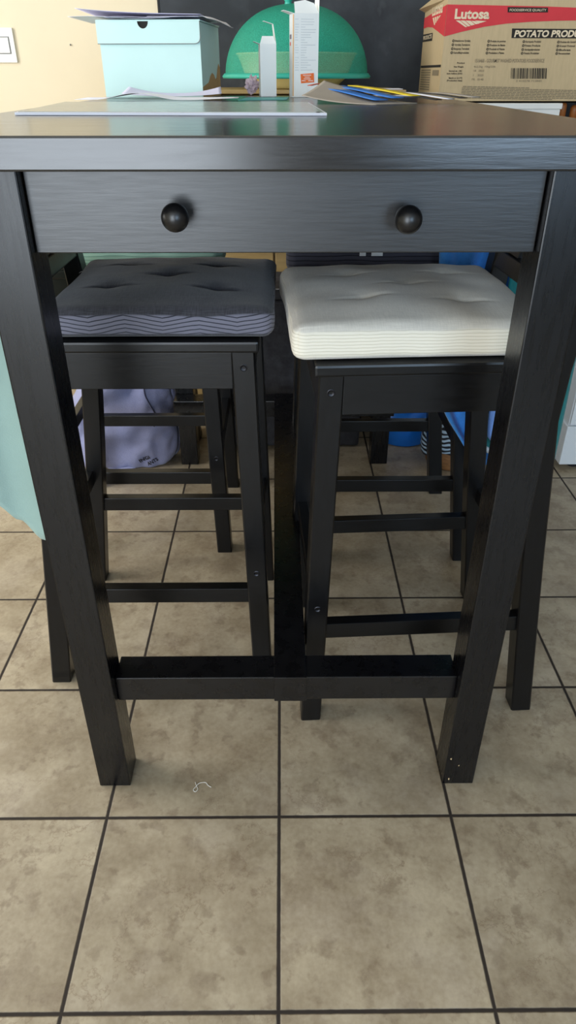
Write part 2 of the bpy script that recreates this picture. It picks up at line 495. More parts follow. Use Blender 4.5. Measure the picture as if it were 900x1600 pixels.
# light switch
a = at_d(18, 43, YW-.01); b = at_d(18, 98, YW-.01)
sx1 = a.x; sz1 = a.z; sz0 = b.z; sx0 = sx1-(sz1-sz0)
t = thing('light_switch', 'white square light switch on the cream wall', 'light switch', ((sx0+sx1)/2, YW, (sz0+sz1)/2))
MB().box(sx0, sx1, YW-.010, YW-.001, sz0, sz1, .003).build('cover_plate', M['plastic_white'], t, world=True)
mx, mz = (sx0+sx1)/2, (sz0+sz1)/2; hw = (sx1-sx0)*.20
MB().box(mx-hw*1.75, mx+hw*1.75, YW-.0115, YW-.0095, mz-hw*1.25, mz+hw*1.25, .0005).build('rocker_surround', M['outline'], t, world=True)
MB().box(mx-hw*1.6, mx+hw*1.6, YW-.014, YW-.010, mz-hw*1.1, mz+hw*1.1, .001).build('rocker', M['plastic_white'], t, world=True)
p = at_d(110, 70, YW-.003)
tag(MB().lathe([(0, -.001), (.0028, 0), (.0022, .003), (0, .004)], 10, Matrix.Translation(p) @ Matrix.Rotation(PI/2, 4, 'X')).build('nail', M['outline'], smooth=True),
    'tiny nail stuck in the bare cream wall beside the light switch', 'nail')

# ================================================================== bar table
TX, TZ = .004, 1.0495
tb = thing('bar_table', 'tall black-brown wooden bar table with one wide two-knob drawer', 'table', (TX, 1.4535, 0))
TY0, TY1 = .757, 2.150
MB().box(-.425, .392, TY0, TY1, 1.0182, TZ, .0022).build('tabletop', M['top'], tb, world=True)
LW = .0555; LD = .060; FX = .340
LY0, LY1 = .817, 2.052
for sx in (-1, 1):
    xo = TX+sx*FX; xi = xo-sx*LW
    x0, x1 = min(xo, xi), max(xo, xi)
    for y0 in (LY0, LY1):
        lg = MB().box(x0, x1, y0, y0+LD, 0, 1.0182, .002).build('leg', M['leg'], tb, world=True)
        if y0 == LY0 and sx == 1:
            for (px, py, r) in ((701, 1217, .0022), (705, 1186, .0016), (717, 1196, .0013)):
                q = at_d(px, py, LY0-.0002)
                MB().poly([q+Vector((r*math.cos(a)*random.uniform(.5, 1.2), 0, 1.8*r*math.sin(a)*random.uniform(.5, 1.2))) for a in [k*2*PI/7 for k in range(7)]], (0, -1, 0), .0002).build('paint_chip', M['chip'], lg, world=True)
xi = FX-LW
dr = MB().box(TX-xi+.001, TX+xi-.001, .8335, .8515, .9262, 1.0172, .0012).build('drawer', M['edge'], tb, world=True)
for px, py in ((272, 342), (640, 345)):
    q = at_d(px, py, .798)
    mt = Matrix.Translation((q.x, .8335, q.z)) @ Matrix.Rotation(PI/2, 4, 'X')
    R = .0150
    prof = [(0, 0), (.010, 0), (.0095, .003), (.0075, .008), (.0072, .013)]
    for k in range(1, 13):
        a = -PI/2+.5 + (PI-.5)*k/12
        prof.append((R*math.cos(a) if k < 12 else 0, .028+R*.95*math.sin(a)))
    MB().lathe(prof, 36, mt).build('knob', M['knob'], dr, smooth=True, world=True)
for sx in (-1, 1):
    x0 = TX+sx*(FX-.010)-.010; 
    MB().box(x0, x0+.02, LY0+LD, LY1, .9262, 1.0182, .001).build('side_apron', M['edge'], tb, world=True)
MB().box(TX-xi, TX+xi, LY1+.012, LY1+.032, .9262, 1.0182, .001).build('end_apron', M['edge'], tb, world=True)
BZ0, BZ1 = .1985, .2505
fb = (.838, .890); bb = (1.992, 2.0505)
for (y0, y1) in (fb, bb):
    if y0 < 1:
        MB().box(TX-xi, TX+xi, y0, y1, BZ0, BZ1, .002).build('foot_bar', M['bar'], tb, world=True)
    else:
        MB().box(TX-FX, TX+FX, y0, y1, BZ0, BZ1, .002).build('foot_bar', M['bar'], tb, world=True)
x0 = at_z(428, 1056, BZ1+.001).x; x1 = at_z(479, 1056, BZ1+.001).x
MB().loft([[(x0, .8355, BZ0-.002), (x1, .8355, BZ0-.002), (x1-.006, 2.052, BZ0-.002), (x0-.010, 2.052, BZ0-.002)],
           [(x0, .8355, BZ1+.0015), (x1, .8355, BZ1+.0015), (x1-.006, 2.052, BZ1+.0015), (x0-.010, 2.052, BZ1+.0015)]], .0015).build('long_stretcher', M['bar'], tb, world=True)

# ================================================================== bar stools
def make_stool(label):
    t = thing('bar_stool', label, 'bar stool', group='black bar stools around the table')
    sy = .195
    for s in (-1, 1):
        yb, yt = s*.175, s*.168
        lg = MB().rect_loft([(-.2153, yb, .0192, .020, 0), (-.196, yt, .0192, .020, .722)], .0025).build('leg', M['stool'], t)
        for zz in (.697, .285):
            k = zz/.722
            cx = -.2153+(.0193)*k; cy = yb+(yt-yb)*k + s*.020
            mt = Matrix.Translation((cx, cy, zz)) @ Matrix.Rotation(s*-PI/2, 4, 'X')
            bo = MB().lathe([(0, -.004), (.0062, -.004), (.0062, .0004), (.0050, .0010), (.0032, .0002), (0, -.0006)], 14, mt).build('bolt', M['steel'], lg, smooth=False)
    for s in (-1, 1):
        yb, yt = s*.175, s*.168
        MB().rect_loft([(.2145, yb, .0200, .020, 0), (.1710, s*.1715, .0195, .020, .37), (.1430, s*.1685, .0192, .020, .64), (.146, yt, .0190, .020, .722), (.160, yt, .0170, .0185, .85), (.200, yt, .0140, .017, 1.02)], .0025).build('leg', M['stool'], t)
    MB().box(-.222, .130, -.192, .192, .7222, .741, .004).build('seat', M['stool_rail'], t)
    for s in (-1, 1):
        y = s*.177
        MB().box(-.178, .131, y-.009, y+.009, .660, .722, .001).build('apron', M['stool_rail'], t)
    MB().box(-.213, -.195, -.150, .150, .660, .722, .001).build('apron', M['stool'], t)
    MB().box(.140, .158, -.150, .150, .660, .722, .001).build('apron', M['stool'], t)
    for s in (-1, 1):
        y = s*.1735
        MB().box(-.192, .178, y-.011, y+.011, .208, .242, .0015).build('stretcher', M['stool_rail'], t)
    MB().box(-.218, -.197, -.155, .155, .265, .303, .0015).build('footrest', M['stool'], t)
    MB().box(.179, .199, -.155, .155, .290, .322, .0015).build('stretcher', M['stool'], t)
    def tilt(z0, z1, d=.010, hy=.152):
        c = lambda z: .160+(z-.85)*.040/.17
        return [[(c(z0)-d, -hy, z0), (c(z0)+d, -hy, z0), (c(z0)+d, hy, z0), (c(z0)-d, hy, z0)],
                [(c(z1)-d, -hy, z1), (c(z1)+d, -hy, z1), (c(z1)+d, hy, z1), (c(z1)-d, hy, z1)]]
    MB().loft(tilt(.965, 1.018), .003).build('top_rail', M['stool'], t)
    MB().loft(tilt(.800, .830), .002).build('lower_rail', M['stool'], t)
    for yc in (-.09, 0, .09):
        c = lambda z: .160+(z-.85)*.040/.17
        MB().loft([[(c(.83)-.006, yc-.024, .83), (c(.83)+.006, yc-.024, .83), (c(.83)+.006, yc+.024, .83), (c(.83)-.006, yc+.024, .83)],
                   [(c(.965)-.006, yc-.024, .965), (c(.965)+.006, yc-.024, .965), (c(.965)+.006, yc+.024, .965), (c(.965)-.006, yc+.024, .965)]], .001).build('slat', M['stool'], t)
    return t
S1 = (-.260, 1.269, 0, PI); S2 = (.258, 1.173, 0, math.radians(3)); S3 = (-.3745, 1.743, 0, PI); S4 = (.2555, 1.700, 0, 0)
stool = make_stool('black wooden bar stool under the charcoal tufted cushion')
for i, (S, lb) in enumerate(((S1, 'black wooden bar stool under the charcoal tufted cushion'), (S2, 'black wooden bar stool under the cream tufted cushion'),
              (S3, 'far black bar stool behind the one with the charcoal cushion'), (S4, 'far black bar stool behind the one with the cream cushion'))):
    if i == 0:
        stool.location = S[:3]; stool.rotation_euler = (0, 0, S[3])
    else: copy_tree(stool, S[:3], S[3], lb)

# ------------------------------------------------------------------ cushions
def make_cushion(label, S, m, crease_m, w=.372, d=.372, h=.048, seed=0, lx=-.062, tufts=True, drot=0.0, tags=False, sharp=1.0, ribbon=True):
    a = S[3]
    cx = S[0]+lx*math.cos(a); cy = S[1]+lx*math.sin(a)
    t = thing('seat_cushion', label, 'cushion', (cx, cy, .7425), (a if abs(a) < 1 else a-PI)+drot, 'seat cushions on the bar stools')
    rnd = random.Random(seed)
    TF = [(-.085, -.075), (.085, -.080), (0.0, .0), (-.085, .082), (.088, .080)]
    TF = [(x+rnd.uniform(-.008, .008), y+rnd.uniform(-.008, .008)) for x, y in TF]
    N = 112; K = 8; r = .014
    hw, hd = w/2, d/2
    bm = bmesh.new()
    def place(x, y, z):
        # rounded box with slightly concave sides (pulled in between the corners)
        k = .006
        x2 = x*(1-k*math.cos(PI*y/d)*2) ; y2 = y*(1-k*math.cos(PI*x/w)*2)
        # inner box clamp
        ix = max(-hw+r*1.6, min(hw-r*1.6, x)); iy = max(-hd+r*1.6, min(hd-r*1.6, y)); iz = max(r, min(h-r, z))
        dv = Vector((x-ix, y-iy, z-iz))
        if dv.length > 1e-9:
            mx_ = r*1.6 if abs(z-iz) < 1e-6 else r
            q = Vector((dv.x/(r*1.6), dv.y/(r*1.6), dv.z/r))
            L = q.length
            if L > 1: q /= L
            pt = Vector((ix+q.x*r*1.6, iy+q.y*r*1.6, iz+q.z*r))
        else: pt = Vector((x, y, z))
        pt.x += (x2-x); pt.y += (y2-y)
        u, v = x/hw, y/hd
        topf = max(0, min(1, (z-h*.5)/(h*.5)))
        puff = .016*(1-abs(u)**2.6)*(1-abs(v)**2.6)
        dz = puff
        for tx, ty in TF if tufts else []:
            ddx, ddy = x-tx, y-ty
            rr = math.hypot(ddx, ddy)
            dz -= .0070*math.exp(-(rr/.020)**2)*sharp
            dz -= .0095*math.exp(-(ddx/.030)**2)*math.exp(-((ddy+.22*abs(ddx))/.0048)**2)*sharp
            dz -= .0035*math.exp(-(rr/.006)**2)
        dz += .0035*mnoise.noise(Vector((x*14, y*14, seed*3.1)))
        pt.z += dz*topf
        if topf == 0 and 0 < z < h: pass
        sidef = 1-topf if z > 0 else 0
        wob = .0025*mnoise.noise(Vector((x*18, y*18, z*30+seed)))
        pt.x += wob*(1 if abs(u) > .98 else 0); pt.y += wob*(1 if abs(v) > .98 else 0)
        return pt
    cache = {}
    def V(i, j, k):
        key = (i, j, k)
        if key not in cache:
            cache[key] = bm.verts.new(place(-hw+w*i/N, -hd+d*j/N, h*k/K))
        return cache[key]
    for i in range(N):
        for j in range(N):
            bm.faces.new((V(i, j, K), V(i+1, j, K), V(i+1, j+1, K), V(i, j+1, K)))
            bm.faces.new((V(i, j, 0), V(i, j+1, 0), V(i+1, j+1, 0), V(i+1, j, 0)))
    for i in range(N):
        for k in range(K):
            bm.faces.new((V(i, 0, k), V(i+1, 0, k), V(i+1, 0, k+1), V(i, 0, k+1)))
            bm.faces.new((V(i, N, k), V(i, N, k+1), V(i+1, N, k+1), V(i+1, N, k)))
            bm.faces.new((V(0, i, k), V(0, i, k+1), V(0, i+1, k+1), V(0, i+1, k)))
            bm.faces.new((V(N, i, k), V(N, i+1, k), V(N, i+1, k+1), V(N, i, k+1)))
    mb = MB(); mb.bm.free(); mb.bm = bm
    mb.build('cushion_body', m, t, smooth=True)
    if tufts:
        for tx, ty in TF:
            z = h+.016*(1-abs(tx/hw)**2.6)*(1-abs(ty/hd)**2.6)-.0070-.0095-.0030
            MB().tube([(tx-.011, ty-.0025, z+.0022), (tx, ty, z+.0008), (tx+.011, ty-.0025, z+.0022)], [.0006, .0016, .0006], 6).build('tuft', crease_m, t, smooth=True)
    if ribbon:
        s = -1 if abs(a) > 1 else 1
        for yy in (-.150, .150):
            rb = MB()
            pts = [(s*(hw-.012), yy, h*.55), (s*(hw+.012), yy+.003, h*.6), (s*(hw+.030), yy+.010, h*.30), (s*(hw+.034), yy+.012, -.05)]
            for p, q in zip(pts, pts[1:]):
                rb.loft([[(p[0], p[1]-.006, p[2]), (p[0]+.001, p[1]-.006, p[2]), (p[0]+.001, p[1]+.006, p[2]), (p[0], p[1]+.006, p[2])],
                         [(q[0], q[1]-.006, q[2]), (q[0]+.001, q[1]-.006, q[2]), (q[0]+.001, q[1]+.006, q[2]), (q[0], q[1]+.006, q[2])]])
            rb.build('tie_ribbon', M['ribbon'] if m is not M['cushion_slate'] else M['crease'], t)
    return t
make_cushion('charcoal tufted seat cushion with herringbone striped edge', S1, M['cushion_grey'], M['crease'], seed=1, h=.046)
make_cushion('cream tufted seat cushion with fine lined edge', S2, M['cushion_cream'], M['crease_pale'], seed=2, h=.054, sharp=.9, w=.385)
make_cushion('pale green seat cushion mostly hidden behind the charcoal one', S3, M['cushion_green'], M['crease_pale'], seed=3, tufts=False, h=.044)
c4 = make_cushion('slate grey seat cushion with white tags behind the cream one', S4, M['cushion_slate'], M['crease'], seed=4, tufts=False, h=.048)
for px, w_ in ((566, .010), (588, .018)):
    q = at_d(px, 398, c4.location.y-.190)
    MB().box(q.x-w_*.6, q.x+w_*.7, q.y-.005, q.y-.004, q.z-.0015, q.z+.010).build('care_tag', M['ribbon'], c4, world=True)

# ------------------------------------------------------------------ draped cloths
def smoothstep(a, b, x):
    x = max(0, min(1, (x-a)/(b-a))); return x*x*(3-2*x)
def path_pt(pts, u):
    """Catmull-Rom through pts"""
    n = len(pts)-1; f = u*n; i = min(int(f), n-1); t = f-i
    p0, p1, p2, p3 = [Vector(pts[max(0, min(n, i+k))]) for k in (-1, 0, 1, 2)]
    return .5*((2*p1)+(p2-p0)*t+(2*p0-5*p1+4*p2-p3)*t*t+(3*p1-p0-3*p2+p3)*t*t*t)
def interp(tab, u):
    for (a, va), (b, vb) in zip(tab, tab[1:]):
        if u <= b: return va+(vb-va)*smoothstep(a, b, u)
    return tab[-1][1]

# sage cloth over the backrest of the near stool
sage_path = [(-.452, 1.40, 0), (-.560, 1.36, 0), (-.600, 1.22, 0), (-.592, 1.09, 0), (-.540, 1.036, 0), (-.470, 1.040, 0), (-.425, 1.058, 0)]
sage_bot = [(0, .62), (.35, .52), (.62, .470), (.74, .478), (.86, .43), (.94, .385), (1.0, .372)]
def sage(u, v):
    p = path_pt(sage_path, u)
    bot = interp(sage_bot, u)
    z = 1.030-(1.030-bot)*v
    rail = Vector((-.462, 1.11+.30*(1-u), 0))
    k = smoothstep(0, .34, v)
    q = rail.lerp(p, k)
    f = .010*math.sin(u*26+1.2*v)*smoothstep(.2, .9, v)
    return Vector((q.x+f*.6, q.y-f*.5, z))
tag(MB().grid(sage, 70, 40).build('draped_cloth', M['sage_cloth'], smooth=True, solid=.003),
    'pale sage green cloth hanging over the backrest of a black stool', 'cloth')

# bright blue towel over the far stool's backrest
def blue(u, v):
    # u across (0 = towards the table centre, 1 = out), v down
    zt = 1.028
    left_x = interp([(0, .435), (.30, .318), (.40, .322), (.72, .352), (1.0, .448)], v)
    bot_z = .27+.12*abs(u-.22)
    right_x = .505
    x = left_x+(right_x-left_x)*u
    z = zt-(zt-bot_z)*v
    y = 1.478-.016*math.sin(u*9+v*2.0)*smoothstep(.1, .6, v) - .006*math.sin(u*23)
    y += (1-smoothstep(0, .12, v))*.05
    return Vector((x, y, z))
tag(MB().grid(blue, 40, 44).build('bath_towel', M['blue_terry'], smooth=True, solid=.005),
    'bright blue terry towel hanging beside the far stool behind the cream cushion', 'towel')

# teal towel with white hem over the near right stool's backrest
tt = thing('beach_towel', 'teal towel with white hem and pale blue back hanging over a stool back', 'towel', (.55, 1.30, .26))
tp = [(.440, 1.383, 0), (.475, 1.400, 0), (.540, 1.405, 0), (.580, 1.398, 0), (.608, 1.402, 0), (.600, 1.432, 0), (.560, 1.440, 0)]
tbot = [(0, .40), (.10, .385), (.45, .32), (.70, .275), (1.0, .26)]
def teal(u, v, off=0.0):
    p = path_pt(tp, u)
    bot = interp(tbot, u)
    z = 1.032-(1.032-bot)*v
    k = smoothstep(0, .30, v)
    rail = Vector((.452, 1.372+.03*u, 0))
    q = rail.lerp(p, k)
    s = .008*math.sin(u*20)*smoothstep(.3, .9, v)
    return Vector((q.x+s, q.y+s*.5, z))
MB().grid(teal, 46, 36).build('terry_panel', M['teal_terry'], tt, smooth=True, world=True, solid=.004, mat2=M['lilac_blue'])
hm = MB()
pts = [teal(i/60, 1.0) for i in range(61)]
hm.tube([p+Vector((0, 0, -.002)) for p in pts], .0062, 8)
hm.build('hem', M['hem'], tt, smooth=True, world=True)
# folded-back blue corner
def fold(u, v):
    z = .60-.205*v
    xl = interp([(0, .478), (.45, .440), (.75, .438), (1, .472)], v); xr = interp([(0, .510), (.40, .487), (.75, .462), (1, .474)], v)
    return Vector((xl+(xr-xl)*u, 1.372-.010*math.sin(PI*u), z))
MB().grid(fold, 12, 20).build('folded_corner', M['lilac_blue'], tt, smooth=True, world=True, solid=.004)
hf = MB(); hf.tube([fold(1, j/20)+Vector((.003, -.003, 0)) for j in range(21)], .0048, 8)
hf.build('hem', M['hem'], tt, smooth=True, world=True)

# ================================================================== furniture behind the table
sb = thing('sideboard', 'pine wooden sideboard standing against the chalkboard wall', 'sideboard', (-.03, 2.65, 0))
SX0, SX1, SY0, SY1, SZ = -.42, .37, 2.42, 2.885, 1.058
MB().box(SX0, SX1, SY0, SY1, SZ-.010, SZ, .002).build('top', M['pine'], sb, world=True)
MB().box(SX0+.01, SX1-.01, SY0+.02, SY1, .06, .93, .001).build('carcass', M['pine'], sb, world=True)
MB().box(SX0+.01, SX1-.01, SY1-.02, SY1, .93, SZ-.010).build('back_panel', M['pine'], sb, world=True)
for x_ in (SX0+.01, SX1-.03):
    MB().box(x_, x_+.02, SY0+.02, SY1-.02, .93, SZ-.010).build('side_panel', M['pine'], sb, world=True)
MB().box(SX0+.02, SX1-.02, SY0+.05, SY1-.01, 0, .06).build('plinth', M['dark_gap'], sb, world=True)
for k in range(2):
    x0 = SX0+.014+k*.383; d_ = MB().box(x0, x0+.376, SY0+.004, SY0+.02, .07, .92, .002).build('door', M['pine'], sb, world=True)
    kx = x0+(.35 if k == 0 else .026)
    MB().lathe([(0, 0), (.006, 0), (.006, .012), (.013, .018), (.013, .024), (0, .028)], 16, Matrix.Translation((kx, SY0+.004, .62)) @ Matrix.Rotation(PI/2, 4, 'X')).build('knob', M['brown_wood'], d_, smooth=True, world=True)

wc = thing('white_cabinet', 'low white cabinet beside the pine sideboard under the potato carton', 'cabinet', (.62, 2.62, 0))
MB().box(.38, 1.14, 2.375, 2.885, .930, .955, .002).build('top', M['white_lacquer'], wc, world=True)
MB().box(.385, 1.135, 2.40, 2.885, .06, .930, .001).build('carcass', M['white_lacquer'], wc, world=True)
MB().box(.40, 1.12, 2.44, 2.87, 0, .06).build('plinth', M['dark_gap'], wc, world=True)
for k in range(2):
    x0 = .389+k*.373
    d_ = MB().box(x0, x0+.369, 2.382, 2.40, .07, .92, .002).build('door', M['white_lacquer'], wc, world=True)
    MB().box(x0+.30-k*.24, x0+.312-k*.24, 2.366, 2.382, .55, .68, .002).build('handle', M['steel'], d_, world=True)

trx = at_d(878, 172, 2.385).x
tr = thing('storage_box', 'flat white lidded box under the potato carton', 'box', ((.44+trx)/2, 2.62, .956))
tz = at_d(760, 161, 2.39).z
MB().box(.44, trx-.004, 2.388, 2.87, .956, tz-.016, .002).build('body', M['plastic_white'], tr, world=True)
MB().box(.436, trx, 2.384, 2.874, tz-.016, tz, .003).build('lid', M['plastic_white'], tr, world=True)

# rack with round-topped pegs
pg0 = at_d(882, 182, 2.30)
rk = thing('peg_rack', 'small brown wooden rack with round-topped pegs beside the flat white box', 'rack', (trx+.09, 2.44, .9555))
rx0 = trx+.006
MB().box(rx0, rx0+.20, 2.41, 2.47, .9555, .972, .002).build('base', M['brown_wood'], rk, world=True)
for k in range(5):
    cx = rx0+.014+k*.036
    h_ = .060 if k == 0 else .052
    prof = [(0, .972), (.0118, .972), (.0118, .9555+h_)]
    for q in range(1, 7):
        a = q*PI/12; prof.append((.0118*math.cos(a) if q < 6 else 0, .9555+h_+.0118*math.sin(a)))
    MB().lathe(prof, 18, Matrix.Translation((cx, 2.44, 0))).build('peg', M['brown_wood'], rk, smooth=True, world=True)

# tall white cabinet to the right
e = at_z(879, 734, .02)
bc = thing('cupboard', 'white panelled cupboard with drawer standing near the teal towel', 'cupboard', (e.x+.3, 2.18, 0))
cx0, cy0 = e.x, 2.005
MB().box(cx0+.006, cx0+.62, cy0+.012, 2.36, .155, .92, .002).build('carcass', M['white_lacquer'], bc, world=True)
MB().box(cx0, cx0+.62, cy0, 2.36, .020, .155, .003).build('plinth', M['white_lacquer'], bc, world=True)
for px in (cx0+.06, cx0+.56):
    for py in (cy0+.04, 2.32):
        MB().lathe([(0, 0), (.018, 0), (.018, .02), (0, .02)], 14, Matrix.Translation((px, py, 0))).build('foot', M['dark_gap'], bc, world=True)
d_ = MB().box(cx0+.008, cx0+.60, cy0+.002, cy0+.012, .160, .385, .001).build('door', M['white_lacquer'], bc, world=True)
gr = MB()
for (xa, xb, za, zb) in ((cx0+.050, cx0+.053, .170, .385), (cx0+.05, cx0+.56, .186, .189), (cx0+.557, cx0+.56, .186, .385)):
    gr.box(xa, xb, cy0+.0012, cy0+.0022, za, zb)
gr.build('panel_groove', M['outline'], d_, world=True)
MB().box(cx0-.008, cx0+.61, cy0-.012, cy0+.012, .408, .60, .002).build('drawer', M['white_lacquer'], bc, world=True)
MB().box(cx0-.006, cx0+.63, cy0-.012, 2.365, .92, .945, .002).build('worktop', M['white_lacquer'], bc, world=True)

# charcoal felt chest behind the far end of the table
pf = thing('storage_pouf', 'charcoal felt storage pouf on the floor behind the table end', 'pouf', (.035, 2.29, 0))
MB().box(-.195, .262, 2.175, 2.405, .004, .505, .012, 3).build('body', M['pouf'], pf, world=True)
MB().box(-.198, .265, 2.172, 2.408, .507, .540, .010, 3).build('lid', M['pouf'], pf, world=True)
MB().tube([(-.190, 2.1735, .5405), (.257, 2.1735, .5405)], .0022, 6).build('highlight_piping', M['pouf_highlight'], pf, smooth=True, world=True)  # pale tube painting the highlight along the lid's top edge

# ------------------------------------------------------------------ bags and baskets on the floor
lb = thing('tote_bag', 'lavender canvas tote bag slumped on the floor with dark lettering', 'bag', (-.53, 2.11, 0))
def bag(u, v):
    a = 2*PI*u
    z = .335*v
    rx = .165+.012*math.sin(3*a)-.055*v*v+.022*math.sin(PI*v); ry = .082+.010*math.sin(2*a+1)-.030*v+.014*math.sin(PI*v)
    ca, sa = math.cos(a), math.sin(a)
    e_ = .62
    x = math.copysign(abs(ca)**e_, ca)*rx; y = math.copysign(abs(sa)**e_, sa)*ry
    n = mnoise.noise(Vector((x*12, y*12, z*9)))*.026*(.3+v) + .012*mnoise.noise(Vector((x*26, y*26, z*22))) + .010*(abs(mnoise.noise(Vector((x*15+3, y*15, z*15))))-.2)
    zz = z + .03*v*math.sin(a*1.0+2.4) + .012*v*math.sin(3*a)
    kk = smoothstep(0, .06, v)
    return Vector((-.53+x*(.94+.06*kk)+n*.6+.02*v, 2.095+y*(.94+.06*kk)-n, max(.003, zz)))
b_ = MB().grid(bag, 90, 40)
b_.lathe([(0, .004), (.085, .0042)], 30, Matrix.Translation((-.53, 2.095, 0)))
b_.build('bag_body', M['lilac_bag'], lb, smooth=True, world=True, solid=.003)
def lining(u, v):
    p = bag(.56+.34*u, 1.0)
    return p + Vector((0, -.008-.018*math.sin(PI*v), -.075*v*math.sin(PI*min(1, u*1.05))**.6+.004))
MB().grid(lining, 30, 10).build('turned_edge', M['lilac_in'], lb, smooth=True, world=True, solid=.002)
sm = MB(); sm.tube([bag(.83+.015*math.sin(9*k/20), .42+.55*k/20)+Vector((0, -.005, 0)) for k in range(21)], .0022, 6)
sm.build('seam', M['seam'], lb, smooth=True, world=True)
def bag_front(x, z):
    v = max(0, min(1, z/.335)); best = None
    for k in range(121):
        p = bag(.5+.5*k/120, v)
        if best is None or abs(p.x-x) < abs(best.x-x): best = p
    return best.y
for s_, px, py, w_ in (('INGI', 219, 725, 16), ('ANTS', 231, 730, 15)):
    tx = MB()
    o_ = at_d(px, py, 2.015)
    ux = Vector((math.cos(.40), 0, math.sin(.40))); uz = Vector((-math.sin(.40), 0, math.cos(.40)))
    put_text(tx, s_, o_, ux, uz, .013, .036, .03)
    for v_ in tx.bm.verts: v_.co.y = bag_front(v_.co.x, v_.co.z)-.004
    tx.build('lettering', M['black_ink'], lb, world=True)
hd = MB()
for yo in (-.05, .04):
    hd.tube([(-.60, 2.095+yo, .31), (-.595, 2.095+yo, .40), (-.55, 2.095+yo*1.2, .45), (-.48, 2.095+yo*1.2, .45), (-.44, 2.095+yo, .40), (-.435, 2.095+yo, .31)], .008, 8)
hd.build('handle', M['lilac_bag'], lb, smooth=True, world=True)

def lump(u, v):
    a = 2*PI*u; z = .30*v
    r = (.075-.03*v)+.012*mnoise.noise(Vector((math.cos(a)*2, math.sin(a)*2, z*14)))+.010*mnoise.noise(Vector((math.cos(a)*6, math.sin(a)*6, z*30)))
    return Vector((-.338+math.cos(a)*r*.62, 2.245+math.sin(a)*r, .003+z))
bb_ = MB().grid(lump, 48, 30)
bb_.lathe([(0, .003), (.04, .0032)], 24, Matrix.Translation((-.338, 2.245, 0))); bb_.lathe([(0, .306), (.03, .302)], 24, Matrix.Translation((-.338, 2.245, 0)))
tag(bb_.build('refuse_sack', M['black_bag'], smooth=True, loc=(-.338, 2.245, 0)), 'shiny black plastic sack standing beside the lavender tote bag', 'bag')

bk = thing('bucket', 'round bright blue plastic bucket on the floor behind the table leg', 'bucket', (.425, 2.262, 0))
B0 = Matrix.Translation((.425, 2.262, 0))
MB().lathe([(0, .002), (.088, .002), (.092, .006), (.102, .145), (.098, .145), (.088, .010), (0, .008)], 44, B0).build('bucket_body', M['bucket'], bk, smooth=True, world=True)
MB().lathe([(.102, .140), (.108, .143), (.112, .205), (.108, .210), (.103, .205), (.102, .150)], 44, B0).build('collar', M['bucket_dark'], bk, smooth=True, world=True)
hq = at_d(645, 645, 2.14)
MB().box(hq.x-.012, hq.x+.012, 2.133, 2.141, .150, .280, .002).build('handle', M['bucket_dark'], bk, world=True)

zb = thing('wicker_basket', 'small brown wicker basket lined with zebra striped cloth', 'basket', (.556, 2.070, 0))
Z0 = Matrix.Translation((.556, 2.070, 0))
MB().lathe([(0, .002), (.074, .002), (.080, .01), (.094, .085), (.091, .085), (.076, .012), (0, .010)], 40, Z0).build('basket_body', M['wicker'], zb, smooth=True, world=True)
def zc(u, v):
    a = 2*PI*u
    prof = [(.0, .172), (.050, .166), (.082, .130), (.100, .088), (.101, .062)]
    f_ = v*(len(prof)-1); i = min(int(f_), len(prof)-2); t_ = f_-i
    r = prof[i][0]+(prof[i+1][0]-prof[i][0])*t_; z = prof[i][1]+(prof[i+1][1]-prof[i][1])*t_
    z += .012*v*math.sin(3*a+.6)+.006*math.sin(5*a)*v
    return Vector((.556+r*math.cos(a), 2.070+r*math.sin(a), z))
MB().grid(zc, 60, 20).build('striped_lining', M['zebra'], zb, smooth=True, world=True, solid=.002)

# ================================================================== things on the table
TZ0 = TZ+.0003
# grey board
q0 = at_z(22, 174, TZ+.005); q1 = at_z(511, 175, TZ+.005); q2 = at_z(483, 159, TZ+.005); q3 = at_z(97, 158.5, TZ+.005)
q0.x = max(q0.x, -.415); q3.x = max(q3.x, -.415)
bd = thing('desk_board', 'thin grey wood-patterned board with white edge lying on the tabletop', 'board', ((q0.x+q1.x)/2, (q0.y+q2.y)/2, TZ0))
def flat(pts, z0, z1): 
    return [[(p.x, p.y, z0) for p in pts], [(p.x, p.y, z1) for p in pts]]
MB().loft(flat([q0, q1, q2, q3], TZ0, TZ0+.0036), .0006).build('panel', M['slab_edge'], bd, world=True)
cc = (q0+q1+q2+q3)/4
ins = [p+(cc-p).normalized()*.006 for p in (q0, q1, q2, q3)]
MB().loft(flat(ins, TZ0+.0036, TZ0+.0044)).build('surface', M['slab'], bd, world=True)
MB().lathe([(0, 0), (.003, 0), (.003, .0008), (0, .001)], 10, Matrix.Translation(at_z(497, 176, TZ+.004)+Vector((0, 0, 0)))).build('corner_pad', M['dark_gap'], bd, world=True)

def sheet(label, corners, zf, m, name='paper_sheet', cat='paper', group=None, nu=28, nv=18, th=.0005, ink=None):
    """corners: 4 points (front-left, front-right, back-right, back-left) in plan"""
    A, B, C_, D = [Vector((c[0], c[1], 0)) for c in corners]
    def fn(u, v):
        p = (A*(1-u)+B*u)*(1-v)+(D*(1-u)+C_*u)*v
        return Vector((p.x, p.y, zf(u, v)))
    o = MB().grid(fn, nu, nv).build(name, m, smooth=True, solid=th)
    tag(o, label, cat, group)
    return o, fn
def xy(x, y, z=TZ): 
    p = at_z(x, y, z); return (p.x, p.y)
